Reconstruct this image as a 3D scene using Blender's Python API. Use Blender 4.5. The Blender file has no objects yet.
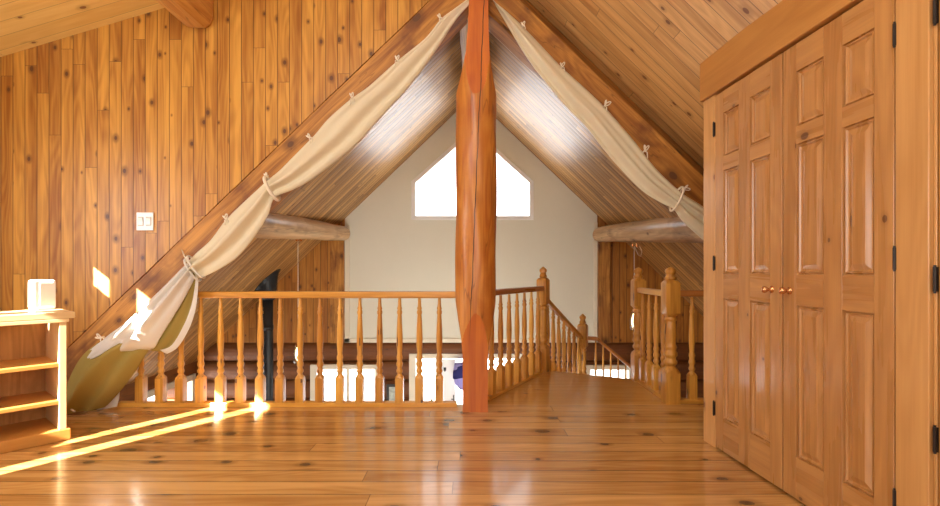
import bpy, bmesh, math, random
from mathutils import Vector, Matrix
random.seed(7)
SC = bpy.context.scene
COL = SC.collection
V = Vector
F = 490.0          # focal length in pixels of the 940 wide frame
H = 1.05           # lens height above the loft floor
HX, HY = 470.0, 270.0

def P(px, py, Y):
    """point of the place seen at a photo pixel, at depth Y"""
    return V(((px - HX) / F * Y, Y, H - (py - HY) / F * Y))

# ------------------------------------------------------------------ tagging
def tag(o, label=None, cat=None, group=None, kind=None):
    if label: o['label'] = label
    if cat: o['category'] = cat
    if group: o['group'] = group
    if kind: o['kind'] = kind
    return o

def thing(name, label, cat, loc=(0, 0, 0), group=None, kind='thing'):
    o = bpy.data.objects.new(name, None)
    COL.objects.link(o)
    o.empty_display_size = .05
    o.location = loc
    return tag(o, label, cat, group, kind)

# ------------------------------------------------------------------ mesh helpers
def uv_grain(me, axis=None, off=(0, 0)):
    """u runs along the grain, v across it, both in metres"""
    uvl = me.uv_layers.new(name='UVMap')
    ax = V(axis).normalized()
    for p in me.polygons:
        n = p.normal
        vd = n.cross(ax)
        if vd.length < .3:
            t = ax.orthogonal().normalized()
            ud, vv = t, n.cross(t).normalized()
        else:
            ud, vv = ax, vd.normalized()
        for li in p.loop_indices:
            co = me.vertices[me.loops[li].vertex_index].co
            uvl.data[li].uv = (co.dot(ud) + off[0], co.dot(vv) + off[1])

def uv_round(o, p0, axis, r):
    """grain wrapped round a log: u along the axis, v round the girth"""
    me = o.data; uvl = me.uv_layers['UVMap']; ax = V(axis).normalized()
    e1 = ax.orthogonal().normalized()
    if abs(ax.z) > .9: e1 = V((0, 1, 0))
    else:
        e1 = V((0, 0, 1)) - ax * ax.z; e1.normalize()
    e2 = ax.cross(e1); base = V(o.location)
    for p in me.polygons:
        d = p.center + base - V(p0); ac = math.atan2(d.dot(e2), d.dot(e1))
        for li in p.loop_indices:
            d = me.vertices[me.loops[li].vertex_index].co + base - V(p0)
            a = math.atan2(d.dot(e2), d.dot(e1))
            a = ac + (a - ac + math.pi) % (2 * math.pi) - math.pi
            uvl.data[li].uv = (d.dot(ax), a * r)

def uv_plan(me, ud, vd, off=(0, 0)):
    uvl = me.uv_layers.new(name='UVMap')
    ud, vd = V(ud), V(vd)
    for l in me.loops:
        co = me.vertices[l.vertex_index].co
        uvl.data[l.index].uv = (co.dot(ud) + off[0], co.dot(vd) + off[1])

_cnt = [0]
def obj(name, bm, mat, parent=None, grain=None, plan=None, smooth=False, bevel=0, base=None, off=None, seg=2):
    """geometry is built in world metres; it is shifted to its parent's (or its own) base"""
    bmesh.ops.recalc_face_normals(bm, faces=bm.faces)
    me = bpy.data.meshes.new(name)
    bm.to_mesh(me); bm.free()
    me.update()
    _cnt[0] += 1
    if off is None: off = ((_cnt[0] * 0.731) % 5, (_cnt[0] * 0.377) % 3)
    if plan: uv_plan(me, plan[0], plan[1])
    elif grain is not None: uv_grain(me, grain, off)
    o = bpy.data.objects.new(name, me)
    COL.objects.link(o)
    b = V((0, 0, 0))
    if parent is not None:
        b = V(parent['_base']) if '_base' in parent else V(parent.location)
        o.parent = parent
    elif base is not None:
        b = V(base); o.location = b
    if b.length > 0:
        for v in me.vertices: v.co -= b
    if parent is not None: o['_base'] = tuple(b)
    elif base is not None: o['_base'] = tuple(b)
    else: o['_base'] = (0., 0., 0.)
    if mat: me.materials.append(mat)
    if smooth:
        for p in me.polygons: p.use_smooth = True
    if bevel:
        m = o.modifiers.new('bevel', 'BEVEL'); m.width = bevel; m.segments = seg
        m.limit_method = 'ANGLE'; m.angle_limit = math.radians(40)
    return o

def B(): return bmesh.new()

def obox(bm, o, ax, ay, az):
    o, ax, ay, az = V(o), V(ax), V(ay), V(az)
    c = [o, o + ax, o + ax + ay, o + ay]
    vs = [bm.verts.new(p) for p in c] + [bm.verts.new(p + az) for p in c]
    for f in ((0, 1, 2, 3), (4, 5, 6, 7), (0, 1, 5, 4), (1, 2, 6, 5), (2, 3, 7, 6), (3, 0, 4, 7)):
        bm.faces.new([vs[i] for i in f])
    return bm

def box(bm, x0, x1, y0, y1, z0, z1):
    return obox(bm, (x0, y0, z0), (x1 - x0, 0, 0), (0, y1 - y0, 0), (0, 0, z1 - z0))

def loft(bm, rings, caps=True):
    rv = [[bm.verts.new(p) for p in r] for r in rings]
    n = len(rv[0])
    for a, b in zip(rv, rv[1:]):
        for i in range(n):
            bm.faces.new((a[i], a[(i + 1) % n], b[(i + 1) % n], b[i]))
    if caps:
        bm.faces.new(rv[0][::-1]); bm.faces.new(rv[-1])
    return bm

def prism(bm, pts, d):
    d = V(d)
    return loft(bm, [[V(p) for p in pts], [V(p) + d for p in pts]])

def sq_ring(c, r, sq, n=16, rot=0., ry=None, sides=4):
    """circle (sq = 0) to square (sq = 1) cross-section in the XY plane"""
    out = []
    ry = r if ry is None else ry
    for i in range(n):
        a = 2 * math.pi * i / n
        ca, sa = math.cos(a), math.sin(a)
        k = 1 / max(abs(ca), abs(sa))
        k = min(k, 1.37)
        m = (1 - sq) + sq * k
        x, y = ca * m * r, sa * m * ry
        out.append(V((c[0] + x * math.cos(rot) - y * math.sin(rot), c[1] + x * math.sin(rot) + y * math.cos(rot), c[2])))
    return out

def turned(bm, base, prof, n=16, rot=0.):
    return loft(bm, [sq_ring((base[0], base[1], base[2] + h), r, sq, n, rot) for h, r, sq in prof])

def tube(bm, pts, rad, n=8, closed=False, caps=True):
    pts = [V(p) for p in pts]
    rads = rad if isinstance(rad, (list, tuple)) else [rad] * len(pts)
    rings = []
    prev = None
    for i, p in enumerate(pts):
        if closed: t = pts[(i + 1) % len(pts)] - pts[i - 1]
        else: t = pts[min(i + 1, len(pts) - 1)] - pts[max(i - 1, 0)]
        t.normalize()
        if prev is None: u = t.orthogonal().normalized()
        else:
            u = prev - t * prev.dot(t)
            u = u.normalized() if u.length > 1e-6 else t.orthogonal().normalized()
        prev = u
        w = t.cross(u)
        rings.append([p + (u * math.cos(2 * math.pi * k / n) + w * math.sin(2 * math.pi * k / n)) * rads[i] for k in range(n)])
    if closed:
        rv = [[bm.verts.new(p) for p in r] for r in rings]
        m = len(rv)
        for i in range(m):
            a, b = rv[i], rv[(i + 1) % m]
            for k in range(n):
                bm.faces.new((a[k], a[(k + 1) % n], b[(k + 1) % n], b[k]))
    else: loft(bm, rings, caps)
    return bm

def poly_wall(bm, outer, holes, Y, t, axis='Y'):
    """upright wall: a polygon with holes at depth Y, thickness t.  (a, z) pairs"""
    def pt(p, d):
        return V((p[0], Y + d, p[1])) if axis == 'Y' else V((Y + d, p[0], p[1]))
    es = []
    loops = [outer] + list(holes)
    for L in loops:
        vs = [bm.verts.new(pt(p, 0)) for p in L]
        for i in range(len(vs)): es.append(bm.edges.new((vs[i], vs[(i + 1) % len(vs)])))
    bmesh.ops.triangle_fill(bm, use_beauty=True, use_dissolve=False, edges=es)
    r = bmesh.ops.extrude_face_region(bm, geom=list(bm.faces))
    d = V((0, t, 0)) if axis == 'Y' else V((t, 0, 0))
    bmesh.ops.translate(bm, vec=d, verts=[g for g in r['geom'] if isinstance(g, bmesh.types.BMVert)])
    return bm

# ------------------------------------------------------------------ materials
class NT:
    def __init__(s, name):
        s.m = bpy.data.materials.new(name); s.m.use_nodes = True
        s.t = s.m.node_tree; s.n = s.t.nodes; s.n.clear()
        s.out = s.n.new('ShaderNodeOutputMaterial')
    def node(s, typ, **kw):
        n = s.n.new(typ)
        for k, v in kw.items(): setattr(n, k, v)
        return n
    def set(s, sock, val):
        if isinstance(val, bpy.types.NodeSocket): s.t.links.new(val, sock)
        elif val is not None: sock.default_value = val
    def math(s, op, a, b=None, c=None, clamp=False):
        n = s.node('ShaderNodeMath', operation=op); n.use_clamp = clamp
        s.set(n.inputs[0], a); s.set(n.inputs[1], b); s.set(n.inputs[2], c)
        return n.outputs[0]
    def comb(s, x, y, z=0.):
        n = s.node('ShaderNodeCombineXYZ')
        s.set(n.inputs[0], x); s.set(n.inputs[1], y); s.set(n.inputs[2], z)
        return n.outputs[0]
    def noise(s, vec, scale=1., detail=3., rough=.5):
        n = s.node('ShaderNodeTexNoise')
        s.set(n.inputs['Vector'], vec); n.inputs['Scale'].default_value = scale
        n.inputs['Detail'].default_value = detail; n.inputs['Roughness'].default_value = rough
        return n.outputs['Fac']
    def mix(s, f, a, b, typ='MIX'):
        n = s.node('ShaderNodeMix', data_type='RGBA', blend_type=typ)
        s.set(n.inputs['Factor'], f); s.set(n.inputs['A'], a); s.set(n.inputs['B'], b)
        for k in (6, 7):
            pass
        return n.outputs['Result']
    def mixc(s, f, a, b, typ='MIX'):
        n = s.node('ShaderNodeMix', data_type='RGBA', blend_type=typ)
        s.set(n.inputs[0], f)
        s.set(n.inputs[6], a); s.set(n.inputs[7], b)
        return n.outputs[2]
    def smooth(s, v, lo, hi):
        n = s.node('ShaderNodeMapRange', interpolation_type='SMOOTHSTEP')
        s.set(n.inputs[0], v); s.set(n.inputs[1], lo); s.set(n.inputs[2], hi)
        n.inputs[3].default_value = 0.; n.inputs[4].default_value = 1.
        return n.outputs[0]
    def bsdf(s, color, rough=.5, coat=0., coat_rough=.15, bump=None, bstr=.3, bdist=.002, metallic=0., spec=.5):
        b = s.node('ShaderNodeBsdfPrincipled')
        s.set(b.inputs['Base Color'], color); s.set(b.inputs['Roughness'], rough)
        b.inputs['Metallic'].default_value = metallic
        b.inputs['Specular IOR Level'].default_value = spec
        b.inputs['Coat Weight'].default_value = coat; b.inputs['Coat Roughness'].default_value = coat_rough
        if bump is not None:
            bp = s.node('ShaderNodeBump'); bp.inputs['Strength'].default_value = bstr; bp.inputs['Distance'].default_value = bdist
            s.set(bp.inputs['Height'], bump)
            s.t.links.new(bp.outputs[0], b.inputs['Normal'])
        s.t.links.new(b.outputs[0], s.out.inputs[0])
        return b

def c4(c): return (c[0], c[1], c[2], 1.)

def wood(name, dark, light, plank=None, length=2.6, rough=.4, coat=0., coat_rough=.15, knot=.45, knot_scale=5., knot_r=.085,
         groove=.0035, tint=.5, grain=.6, bstr=.35, knot_col=(.10, .035, .012), groove_dark=.45, stain=None, spec=.5, crack=0., joint=.0025, halo=.38, split=False, cup=0.):
    s = NT(name)
    uv = s.node('ShaderNodeUVMap'); uv.uv_map = 'UVMap'
    sep = s.node('ShaderNodeSeparateXYZ'); s.set(sep.inputs[0], uv.outputs[0])
    u, v = sep.outputs[0], sep.outputs[1]
    gm = None
    if plank:
        vs = s.math('DIVIDE', v, plank)
        vi = s.math('FLOOR', vs); fv = s.math('FRACT', vs)
        w1 = s.node('ShaderNodeTexWhiteNoise', noise_dimensions='1D'); s.set(w1.inputs['W'], vi)
        us = s.math('ADD', s.math('DIVIDE', u, length), s.math('MULTIPLY', w1.outputs[0], 7.3))
        ui = s.math('FLOOR', us); fu = s.math('FRACT', us)
        w2 = s.node('ShaderNodeTexWhiteNoise', noise_dimensions='2D'); s.set(w2.inputs['Vector'], s.comb(vi, ui))
        rnd = w2.outputs[0]
        ev = s.math('MULTIPLY', s.math('SUBTRACT', .5, s.math('ABSOLUTE', s.math('SUBTRACT', fv, .5))), plank)
        eu = s.math('MULTIPLY', s.math('SUBTRACT', .5, s.math('ABSOLUTE', s.math('SUBTRACT', fu, .5))), length)
        gv = s.math('SUBTRACT', 1., s.smooth(ev, groove * .35, groove))
        gu = s.math('SUBTRACT', 1., s.smooth(eu, joint * .4, joint))
        gm = s.math('MAXIMUM', gv, s.math('MULTIPLY', gu, .8))
        voff = s.math('MULTIPLY', vi, 3.17)
    else:
        oi = s.node('ShaderNodeObjectInfo')
        rnd = oi.outputs['Random']
        voff = s.math('MULTIPLY', rnd, 11.3)
    z = s.math('MULTIPLY', rnd, 37.)
    v2 = s.math('ADD', v, voff)
    n1 = s.noise(s.comb(s.math('MULTIPLY', u, 1.1), s.math('MULTIPLY', v2, 16.), z), 1., 3.)
    n2 = s.noise(s.comb(s.math('MULTIPLY', u, 3.), s.math('MULTIPLY', v2, 150.), z), 1., 2.)
    n3 = s.noise(s.comb(s.math('MULTIPLY', u, .9), s.math('MULTIPLY', v2, 7.), z), 1., 1.)
    ring = s.math('ADD', s.math('MULTIPLY', s.math('SINE', s.math('MULTIPLY', n3, 60.)), .5), .5)
    fac = s.math('ADD', s.math('MULTIPLY', s.math('SUBTRACT', n1, .5), grain * 1.5),
                 s.math('ADD', s.math('MULTIPLY', s.math('SUBTRACT', ring, .5), grain * .22),
                        s.math('MULTIPLY', s.math('SUBTRACT', n2, .5), grain * .5)))
    fac = s.math('ADD', fac, s.math('ADD', .5, s.math('MULTIPLY', s.math('SUBTRACT', rnd, .5), tint)), clamp=True)
    col = s.mixc(fac, c4(dark), c4(light))
    if stain:
        ns = s.noise(s.comb(s.math('MULTIPLY', u, 2.2), s.math('MULTIPLY', v2, 3.), 3.), 1., 4., .6)
        col = s.mixc(s.math('MULTIPLY', s.smooth(ns, .5, .72), stain[1]), col, c4(stain[0]))
    # knots
    vor = s.node('ShaderNodeTexVoronoi', voronoi_dimensions='2D', feature='F1')
    s.set(vor.inputs['Vector'], s.comb(s.math('MULTIPLY', s.math('ADD', u, s.math('MULTIPLY', rnd, 9.)), .7), v2)); vor.inputs['Scale'].default_value = knot_scale
    sp = s.node('ShaderNodeSeparateColor'); s.set(sp.inputs[0], vor.outputs['Color'])
    pres = s.math('LESS_THAN', sp.outputs[0], knot)
    rad = s.math('MULTIPLY', s.math('ADD', .35, s.math('MULTIPLY', sp.outputs[1], .75)), knot_r)
    d = s.math('ADD', vor.outputs['Distance'], s.math('MULTIPLY', s.math('SUBTRACT', n1, .5), .09))
    km = s.math('MULTIPLY', pres, s.math('SUBTRACT', 1., s.smooth(d, s.math('MULTIPLY', rad, .7), rad)))
    hm = s.math('MULTIPLY', pres, s.math('SUBTRACT', 1., s.smooth(d, rad, s.math('MULTIPLY', rad, 2.6))))
    col = s.mixc(s.math('MULTIPLY', hm, halo), col, c4([x * .55 for x in dark]))
    col = s.mixc(s.math('MULTIPLY', km, .85), col, c4(knot_col))
    if crack:
        nc = s.noise(s.comb(s.math('MULTIPLY', u, .8), s.math('MULTIPLY', v2, 9.), 5.5), 1., 2.)
        cm = s.math('SUBTRACT', 1., s.smooth(s.math('ABSOLUTE', s.math('SUBTRACT', nc, .5)), .0, crack))
        col = s.mixc(s.math('MULTIPLY', cm, .5), col, c4([x * .35 for x in dark]))
    hgt = s.math('MULTIPLY', n2, .12)
    if split:      # one long drying split wandering up the front of the post
        co = s.node('ShaderNodeTexCoord'); sc = s.node('ShaderNodeSeparateXYZ'); s.set(sc.inputs[0], co.outputs['Object'])
        wob = s.math('MULTIPLY', s.math('SUBTRACT', s.noise(s.comb(0., 0., sc.outputs[2]), 3.5, 4.), .5), .03)
        cx = s.math('ADD', s.math('ADD', s.math('MULTIPLY', sc.outputs[2], .043), -.07), wob)
        dd = s.math('ABSOLUTE', s.math('SUBTRACT', sc.outputs[0], cx))
        ww = s.math('MULTIPLY', s.smooth(sc.outputs[2], .45, .9), .0042)
        cm = s.math('MULTIPLY', s.math('SUBTRACT', 1., s.smooth(dd, s.math('MULTIPLY', ww, .5), ww)), s.math('LESS_THAN', sc.outputs[1], 0.))
        cm = s.math('MULTIPLY', cm, s.math('GREATER_THAN', sc.outputs[2], .5))
        col = s.mixc(cm, col, (.02, .008, .004, 1.))
        hgt = s.math('SUBTRACT', hgt, cm)
    if gm is not None:
        col = s.mixc(s.math('MULTIPLY', gm, 1 - groove_dark), col, c4([x * .16 for x in dark]))
        hgt = s.math('SUBTRACT', hgt, gm)
        if cup: hgt = s.math('ADD', hgt, s.math('MULTIPLY', s.math('MULTIPLY', fv, s.math('SUBTRACT', 1., fv)), cup * 4.))
    rg = s.math('ADD', rough, s.math('MULTIPLY', s.math('SUBTRACT', n1, .5), .12))
    s.bsdf(col, rg, coat, coat_rough, hgt, bstr, .003, spec=spec)
    return s.m

def plain(name, col, rough=.5, metallic=0., coat=0., noise=0., nscale=20., spec=.5, bump=0.):
    s = NT(name)
    co = s.node('ShaderNodeTexCoord')
    n = s.noise(co.outputs['Object'], nscale, 3.)
    c = s.mixc(n, c4([x * (1 - noise) for x in col]), c4([min(1, x * (1 + noise)) for x in col]))
    s.bsdf(c, rough, coat, .1, n if bump else None, bump, .002, metallic, spec)
    return s.m

def cloth(name, col, trans=.35, weave=700.):
    s = NT(name)
    co = s.node('ShaderNodeTexCoord')
    n = s.noise(co.outputs['Object'], weave, 2.)
    c = s.mixc(s.math('MULTIPLY', n, .5), c4(col), c4([x * .82 for x in col]))
    d = s.node('ShaderNodeBsdfDiffuse'); t = s.node('ShaderNodeBsdfTranslucent')
    bp = s.node('ShaderNodeBump'); bp.inputs['Strength'].default_value = .2; bp.inputs['Distance'].default_value = .001
    s.set(bp.inputs['Height'], n)
    for q in (d, t):
        s.set(q.inputs[0], c); s.t.links.new(bp.outputs[0], q.inputs['Normal'])
    mx = s.node('ShaderNodeMixShader'); mx.inputs[0].default_value = trans
    s.t.links.new(d.outputs[0], mx.inputs[1]); s.t.links.new(t.outputs[0], mx.inputs[2])
    s.t.links.new(mx.outputs[0], s.out.inputs[0])
    return s.m

def glass(name, tint=(1, 1, 1), refl=.06):
    s = NT(name)
    t = s.node('ShaderNodeBsdfTransparent'); t.inputs[0].default_value = c4(tint)
    g = s.node('ShaderNodeBsdfGlossy'); g.inputs['Roughness'].default_value = .03
    mx = s.node('ShaderNodeMixShader'); mx.inputs[0].default_value = refl
    s.t.links.new(t.outputs[0], mx.inputs[1]); s.t.links.new(g.outputs[0], mx.inputs[2])
    s.t.links.new(mx.outputs[0], s.out.inputs[0])
    return s.m

M = {}
M['wall'] = wood('pine_wall_boards', (.31, .105, .011), (.66, .335, .055), plank=.0945, length=2.1, rough=.42, coat=.1, coat_rough=.3, knot=.5, knot_scale=5.6, knot_r=.085, tint=.42, groove=.0038, groove_dark=.1, grain=1.25, halo=.65, knot_col=(.10, .03, .009))
M['backwall'] = wood('pine_back_boards', (.27, .085, .009), (.52, .225, .034), plank=.1, length=2.4, rough=.55, knot=.5, knot_r=.09, tint=.4, groove=.005, groove_dark=.15, halo=.6, grain=1.)
M['dormer'] = wood('pale_dormer_boards', (.74, .48, .13), (.94, .72, .27), plank=.14, length=3.4, rough=.45, knot=.5, knot_scale=4.5, knot_r=.085, tint=.35, groove=.0025, groove_dark=.4, knot_col=(.2, .06, .02))
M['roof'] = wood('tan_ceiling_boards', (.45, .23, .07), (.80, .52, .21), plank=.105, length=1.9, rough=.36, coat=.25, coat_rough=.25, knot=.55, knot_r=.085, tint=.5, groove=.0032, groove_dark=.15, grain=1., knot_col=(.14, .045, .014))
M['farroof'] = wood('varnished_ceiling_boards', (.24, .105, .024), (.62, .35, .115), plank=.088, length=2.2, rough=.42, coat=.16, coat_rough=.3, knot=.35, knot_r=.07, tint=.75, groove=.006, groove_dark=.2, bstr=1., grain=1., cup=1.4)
M['floor'] = wood('varnished_pine_floor', (.37, .165, .038), (.68, .39, .13), plank=.135, length=3.1, rough=.24, coat=.6, coat_rough=.12, knot=.62, knot_scale=3.6, knot_r=.12, tint=.65, groove=.0040, bstr=.15, knot_col=(.05, .024, .014), groove_dark=.1, grain=1., halo=.5)
M['landing'] = wood('landing_boards', (.44, .20, .034), (.64, .345, .085), plank=.135, length=4., rough=.24, coat=.6, coat_rough=.15, knot=.1, tint=.2, groove=.0015, bstr=.1)
M['beam'] = wood('rafter_wood', (.24, .08, .012), (.60, .28, .052), rough=.52, knot=.7, knot_scale=3.4, knot_r=.15, tint=.15, stain=((.15, .045, .010), .85), grain=1.3, halo=.6, crack=.006)
M['post'] = wood('weathered_post_wood', (.38, .10, .013), (.68, .30, .05), rough=.45, coat=.2, knot=.1, knot_scale=3., tint=.1, stain=((.34, .075, .010), .6), grain=1.2, crack=.012, split=True)
M['hewn'] = wood('hewn_post_wood', (.42, .085, .007), (.62, .18, .016), rough=.42, coat=.15, knot=.1, knot_scale=3., tint=.1, grain=1., split=True)
M['purlin'] = wood('hewn_purlin_wood', (.46, .19, .04), (.76, .43, .12), rough=.5, knot=.4, knot_scale=3., knot_r=.12, tint=.1, crack=.012, grain=.9)
M['log'] = wood('pale_log_wood', (.34, .19, .08), (.72, .48, .25), rough=.34, coat=.35, knot=.4, knot_scale=3., knot_r=.07, tint=.1, crack=.015, stain=((.24, .12, .045), .8), grain=1.)
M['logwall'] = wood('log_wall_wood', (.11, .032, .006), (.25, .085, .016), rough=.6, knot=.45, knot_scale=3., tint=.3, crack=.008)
M['rail'] = wood('golden_rail_wood', (.48, .195, .024), (.80, .43, .075), rough=.36, coat=.2, knot=.35, knot_scale=4., knot_r=.11, tint=.7, grain=1.)
M['rail_red']= wood('red_handrail_wood', (.36, .125, .028), (.54, .22, .06), rough=.28, coat=.5, knot=.1, tint=.2)
M['newel'] = wood('newel_wood', (.40, .15, .018), (.70, .35, .055), rough=.38, coat=.2, knot=.55, knot_scale=3.5, knot_r=.13, tint=.3, grain=1.)
M['door'] = wood('closet_door_wood', (.37, .165, .048), (.57, .295, .10), rough=.28, coat=.4, coat_rough=.17, knot=.32, knot_scale=3.6, knot_r=.062, tint=.14, grain=1.1, halo=.25)
M['casing'] = wood('casing_wood', (.50, .25, .075), (.72, .41, .155), rough=.36, coat=.25, knot=.6, knot_scale=3.6, knot_r=.05, tint=.2, grain=.8, knot_col=(.2, .05, .025))
M['header'] = wood('header_wood', (.40, .17, .04), (.58, .29, .08), rough=.4, coat=.2, knot=.15, knot_scale=3., tint=.1, grain=.8)
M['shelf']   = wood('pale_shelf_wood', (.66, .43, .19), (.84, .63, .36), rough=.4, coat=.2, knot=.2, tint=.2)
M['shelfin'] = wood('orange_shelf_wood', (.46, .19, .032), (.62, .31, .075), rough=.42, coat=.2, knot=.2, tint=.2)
M['osb']     = wood('bookcase_back_ply', (.34, .15, .035), (.58, .30, .09), rough=.6, knot=0., tint=.1, grain=1.5, stain=((.25, .1, .02), .6))
M['plaster'] = plain('warm_plaster', (.74, .725, .615), .85, noise=.02, nscale=6.)
M['cream']   = plain('cream_trim_paint', (.76, .70, .56), .5, noise=.02)
M['white']   = plain('white_paint', (.85, .85, .83), .45, noise=.015)
M['plastic'] = plain('white_plastic', (.86, .86, .85), .3, noise=.01, coat=.2)
M['greyline']= plain('grey_plastic', (.55, .54, .52), .4)
M['black']   = plain('black_pipe_metal', (.012, .013, .015), .45, noise=.2, spec=.4)
M['hinge']   = plain('dark_hinge_metal', (.035, .028, .025), .4, metallic=.7, noise=.2)
M['brass']   = plain('copper_knob_metal', (.72, .36, .16), .2, metallic=.9)
M['cloth']   = cloth('cream_cotton', (.90, .83, .64), .3)
M['white_cloth'] = cloth('white_cotton', (.88, .86, .82), .3)
M['olive']   = cloth('olive_cotton', (.46, .36, .11), .25)
M['string']  = plain('cream_string', (.80, .72, .58), .8, noise=.1, nscale=200.)
M['glass']   = glass('window_glass')
M['lamp_glass'] = glass('lamp_glass', (.95, .93, .86), .22)
M['snow']    = plain('snow', (.86, .88, .92), .8, noise=.03, nscale=.8)
M['leaf']    = plain('plant_leaf', (.10, .22, .07), .5, noise=.3, nscale=30.)
M['pot']     = plain('terracotta', (.45, .17, .07), .7, noise=.1)
M['violet']  = cloth('violet_fabric', (.48, .45, .92), .25)
M['dark_violet'] = cloth('dark_blue_fabric', (.05, .05, .20), .1)
M['picture'] = plain('picture_print', (.45, .50, .45), .5, noise=.7, nscale=25.)
M['dark']    = plain('dark_frame_paint', (.02, .02, .02), .4, noise=.1)
M['siding']  = plain('pale_siding', (.74, .77, .80), .6, noise=.02)
M['dark_ground'] = plain('lower_wall_paint', (.35, .2, .1), .8)

# ------------------------------------------------------------------ place dimensions
RX = .04                      # ridge position across the room
K = .96                       # roof slope
R_FAR, R_NEAR = 3.5, 3.66     # ridge heights
YF = 3.83                     # loft floor edge
YB = 6.9                      # gable wall
def roof(x, R=R_FAR): return R - K * abs(x - RX)
def dormer(x): return 2.72 + .30 * (x + 3.70)
XL = -4.2

# ------------------------------------------------------------------ setting: floors
bm = B(); box(bm, XL, 3.2, -1.7, YF, -.24, 0)
o = obj('floor', bm, M['floor'], plan=((1, 0, 0), (0, 1, 0))); tag(o, kind='structure')
bm = B(); prism(bm, [(.02, YF + .001, -.24), (.83, 5.12, -.24), (1.64, 4.68, -.24), (1.64, YF + .001, -.24)], (0, 0, .24))
o = obj('floor', bm, M['landing'], plan=((1, 0, 0), (0, 1, 0))); tag(o, kind='structure')
bm = B(); box(bm, -4.6, 4.6, 2.8, YB, -2.7, -2.5)
o = obj('floor', bm, M['floor'], plan=((1, 0, 0), (0, 1, 0))); tag(o, kind='structure')

# ------------------------------------------------------------------ setting: roofs and walls
def roof_slab(name, mat, R, x0, x1, y0, y1, t=.12):
    sgn = 1 if (x0 + x1) / 2 > RX else -1
    z0, z1 = R - K * sgn * (x0 - RX), R - K * sgn * (x1 - RX)
    bm = B()
    prism(bm, [(x0, y0, z0), (x1, y0, z1), (x1, y0, z1 + t), (x0, y0, z0 + t)], (0, y1 - y0, 0))
    l = math.hypot(1, K)
    o = obj(name, bm, mat, plan=((1 / l, 0, -sgn * K / l), (0, 1, 0)))
    return tag(o, kind='structure')
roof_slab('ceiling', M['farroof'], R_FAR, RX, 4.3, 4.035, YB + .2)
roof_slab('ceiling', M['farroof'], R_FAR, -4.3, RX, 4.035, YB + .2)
roof_slab('ceiling', M['roof'], R_NEAR, -.22, 3.1, -1.7, 4.05)
# dormer ceiling on the left
bm = B(); prism(bm, [(XL - .1, -1.7, dormer(XL - .1)), (.15, -1.7, dormer(.15)), (.15, -1.7, dormer(.15) + .1), (XL - .1, -1.7, dormer(XL - .1) + .1)], (0, 5.65, 0))
l = math.hypot(1, .3)
o = obj('ceiling', bm, M['dormer'], plan=((1 / l, 0, .3 / l), (0, 1, 0))); tag(o, kind='structure')
# board wall above the left rafter
xk = RX - (R_FAR + .014) / K
bm = B(); poly_wall(bm, [(XL, -.0), (xk, 0.), (RX, R_FAR + .014), (RX, dormer(RX)), (XL, dormer(XL))], [], 3.85, .06)
o = obj('wall_front', bm, M['wall'], plan=((0, 0, 1), (1, 0, 0))); tag(o, kind='structure')
# left wall of the dormer with window slots shaped to throw the sun patches (out of the frame)
holes = [[(-.05, .85), (.155, .85), (.155, 2.17), (-.05, 2.17)],
         [(.42, 1.40), (.72, 1.40), (.72, 2.12), (.56, 2.12), (.56, 1.95), (.42, 1.95)],
         [(1.89, 1.94), (2.08, 1.94), (2.08, 2.09), (1.89, 2.09)],
         [(1.02, 1.84), (1.45, 1.84), (1.45, 2.24), (1.02, 2.24)]]
bm = B(); poly_wall(bm, [(-1.7, 0), (3.85, 0), (3.85, dormer(XL)), (-1.7, dormer(XL))], holes, XL - .012, .012, axis='X')
o = obj('wall_left', bm, M['wall'], plan=((0, 0, 1), (0, 1, 0))); tag(o, kind='structure')
bm = B(); poly_wall(bm, [(XL, -.2), (3.1, -.2), (3.1, .85), (-.2, R_NEAR + .2), (-.2, 3.85), (XL, dormer(XL))], [], -1.7, .05)
o = obj('wall_rear', bm, M['plaster'], plan=((0, 0, 1), (1, 0, 0))); tag(o, kind='structure')

# gable wall: plaster panel with the house shaped window, boards at its sides, logs below
sl = .93
WAP = (.042, 1.05 + (270 - 127) / 71)
win = [((411.5 - 470) / 71, 1.05 + 50 / 71), ((533.5 - 470) / 71, 1.05 + 50 / 71), ((533.5 - 470) / 71, 1.05 + 88.5 / 71), WAP, ((411.5 - 470) / 71, 1.05 + 88.5 / 71)]
PL, PR = -1.76, 1.79
bm = B(); poly_wall(bm, [(PL, .03), (PR, .03), (PR, roof(PR) + .05), (RX, R_FAR + .05), (PL, roof(PL) + .05)], [win], YB, .15)
o = obj('wall_back', bm, M['plaster'], plan=((0, 0, 1), (1, 0, 0))); tag(o, kind='structure')
for a, b in ((-4.2, PL), (PR, 4.2)):
    bm = B()
    pts = [(a, .03), (b, .03), (b, roof(b) + .05), (a, roof(a) + .05)] if a > 0 else [(a, .03), (b, .03), (b, roof(b) + .05), (a, roof(a) + .05)]
    if a < 0: pts = [(RX - (R_FAR + .02) / K, .03), (b, .03), (b, roof(b) + .05)]
    else: pts = [(a, .03), (RX + (R_FAR + .02) / K, .03), (a, roof(a) + .05)]
    poly_wall(bm, pts, [], YB - .02, .15)
    o = obj('wall_back', bm, M['backwall'], plan=((0, 0, 1), (1, 0, 0))); tag(o, kind='structure')
# upright boards framing the plaster
for x0, x1 in ((PL - .19, PL), (PR, PR + .17)):
    bm = B(); box(bm, x0, x1, YB - .07, YB + .02, .03, roof(max(abs(x0), abs(x1))) - .0)
    o = obj('trim_1' if x0 < 0 else 'trim_2', bm, M['beam'], grain=(0, 0, 1), bevel=.006); tag(o, kind='structure')
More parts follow.
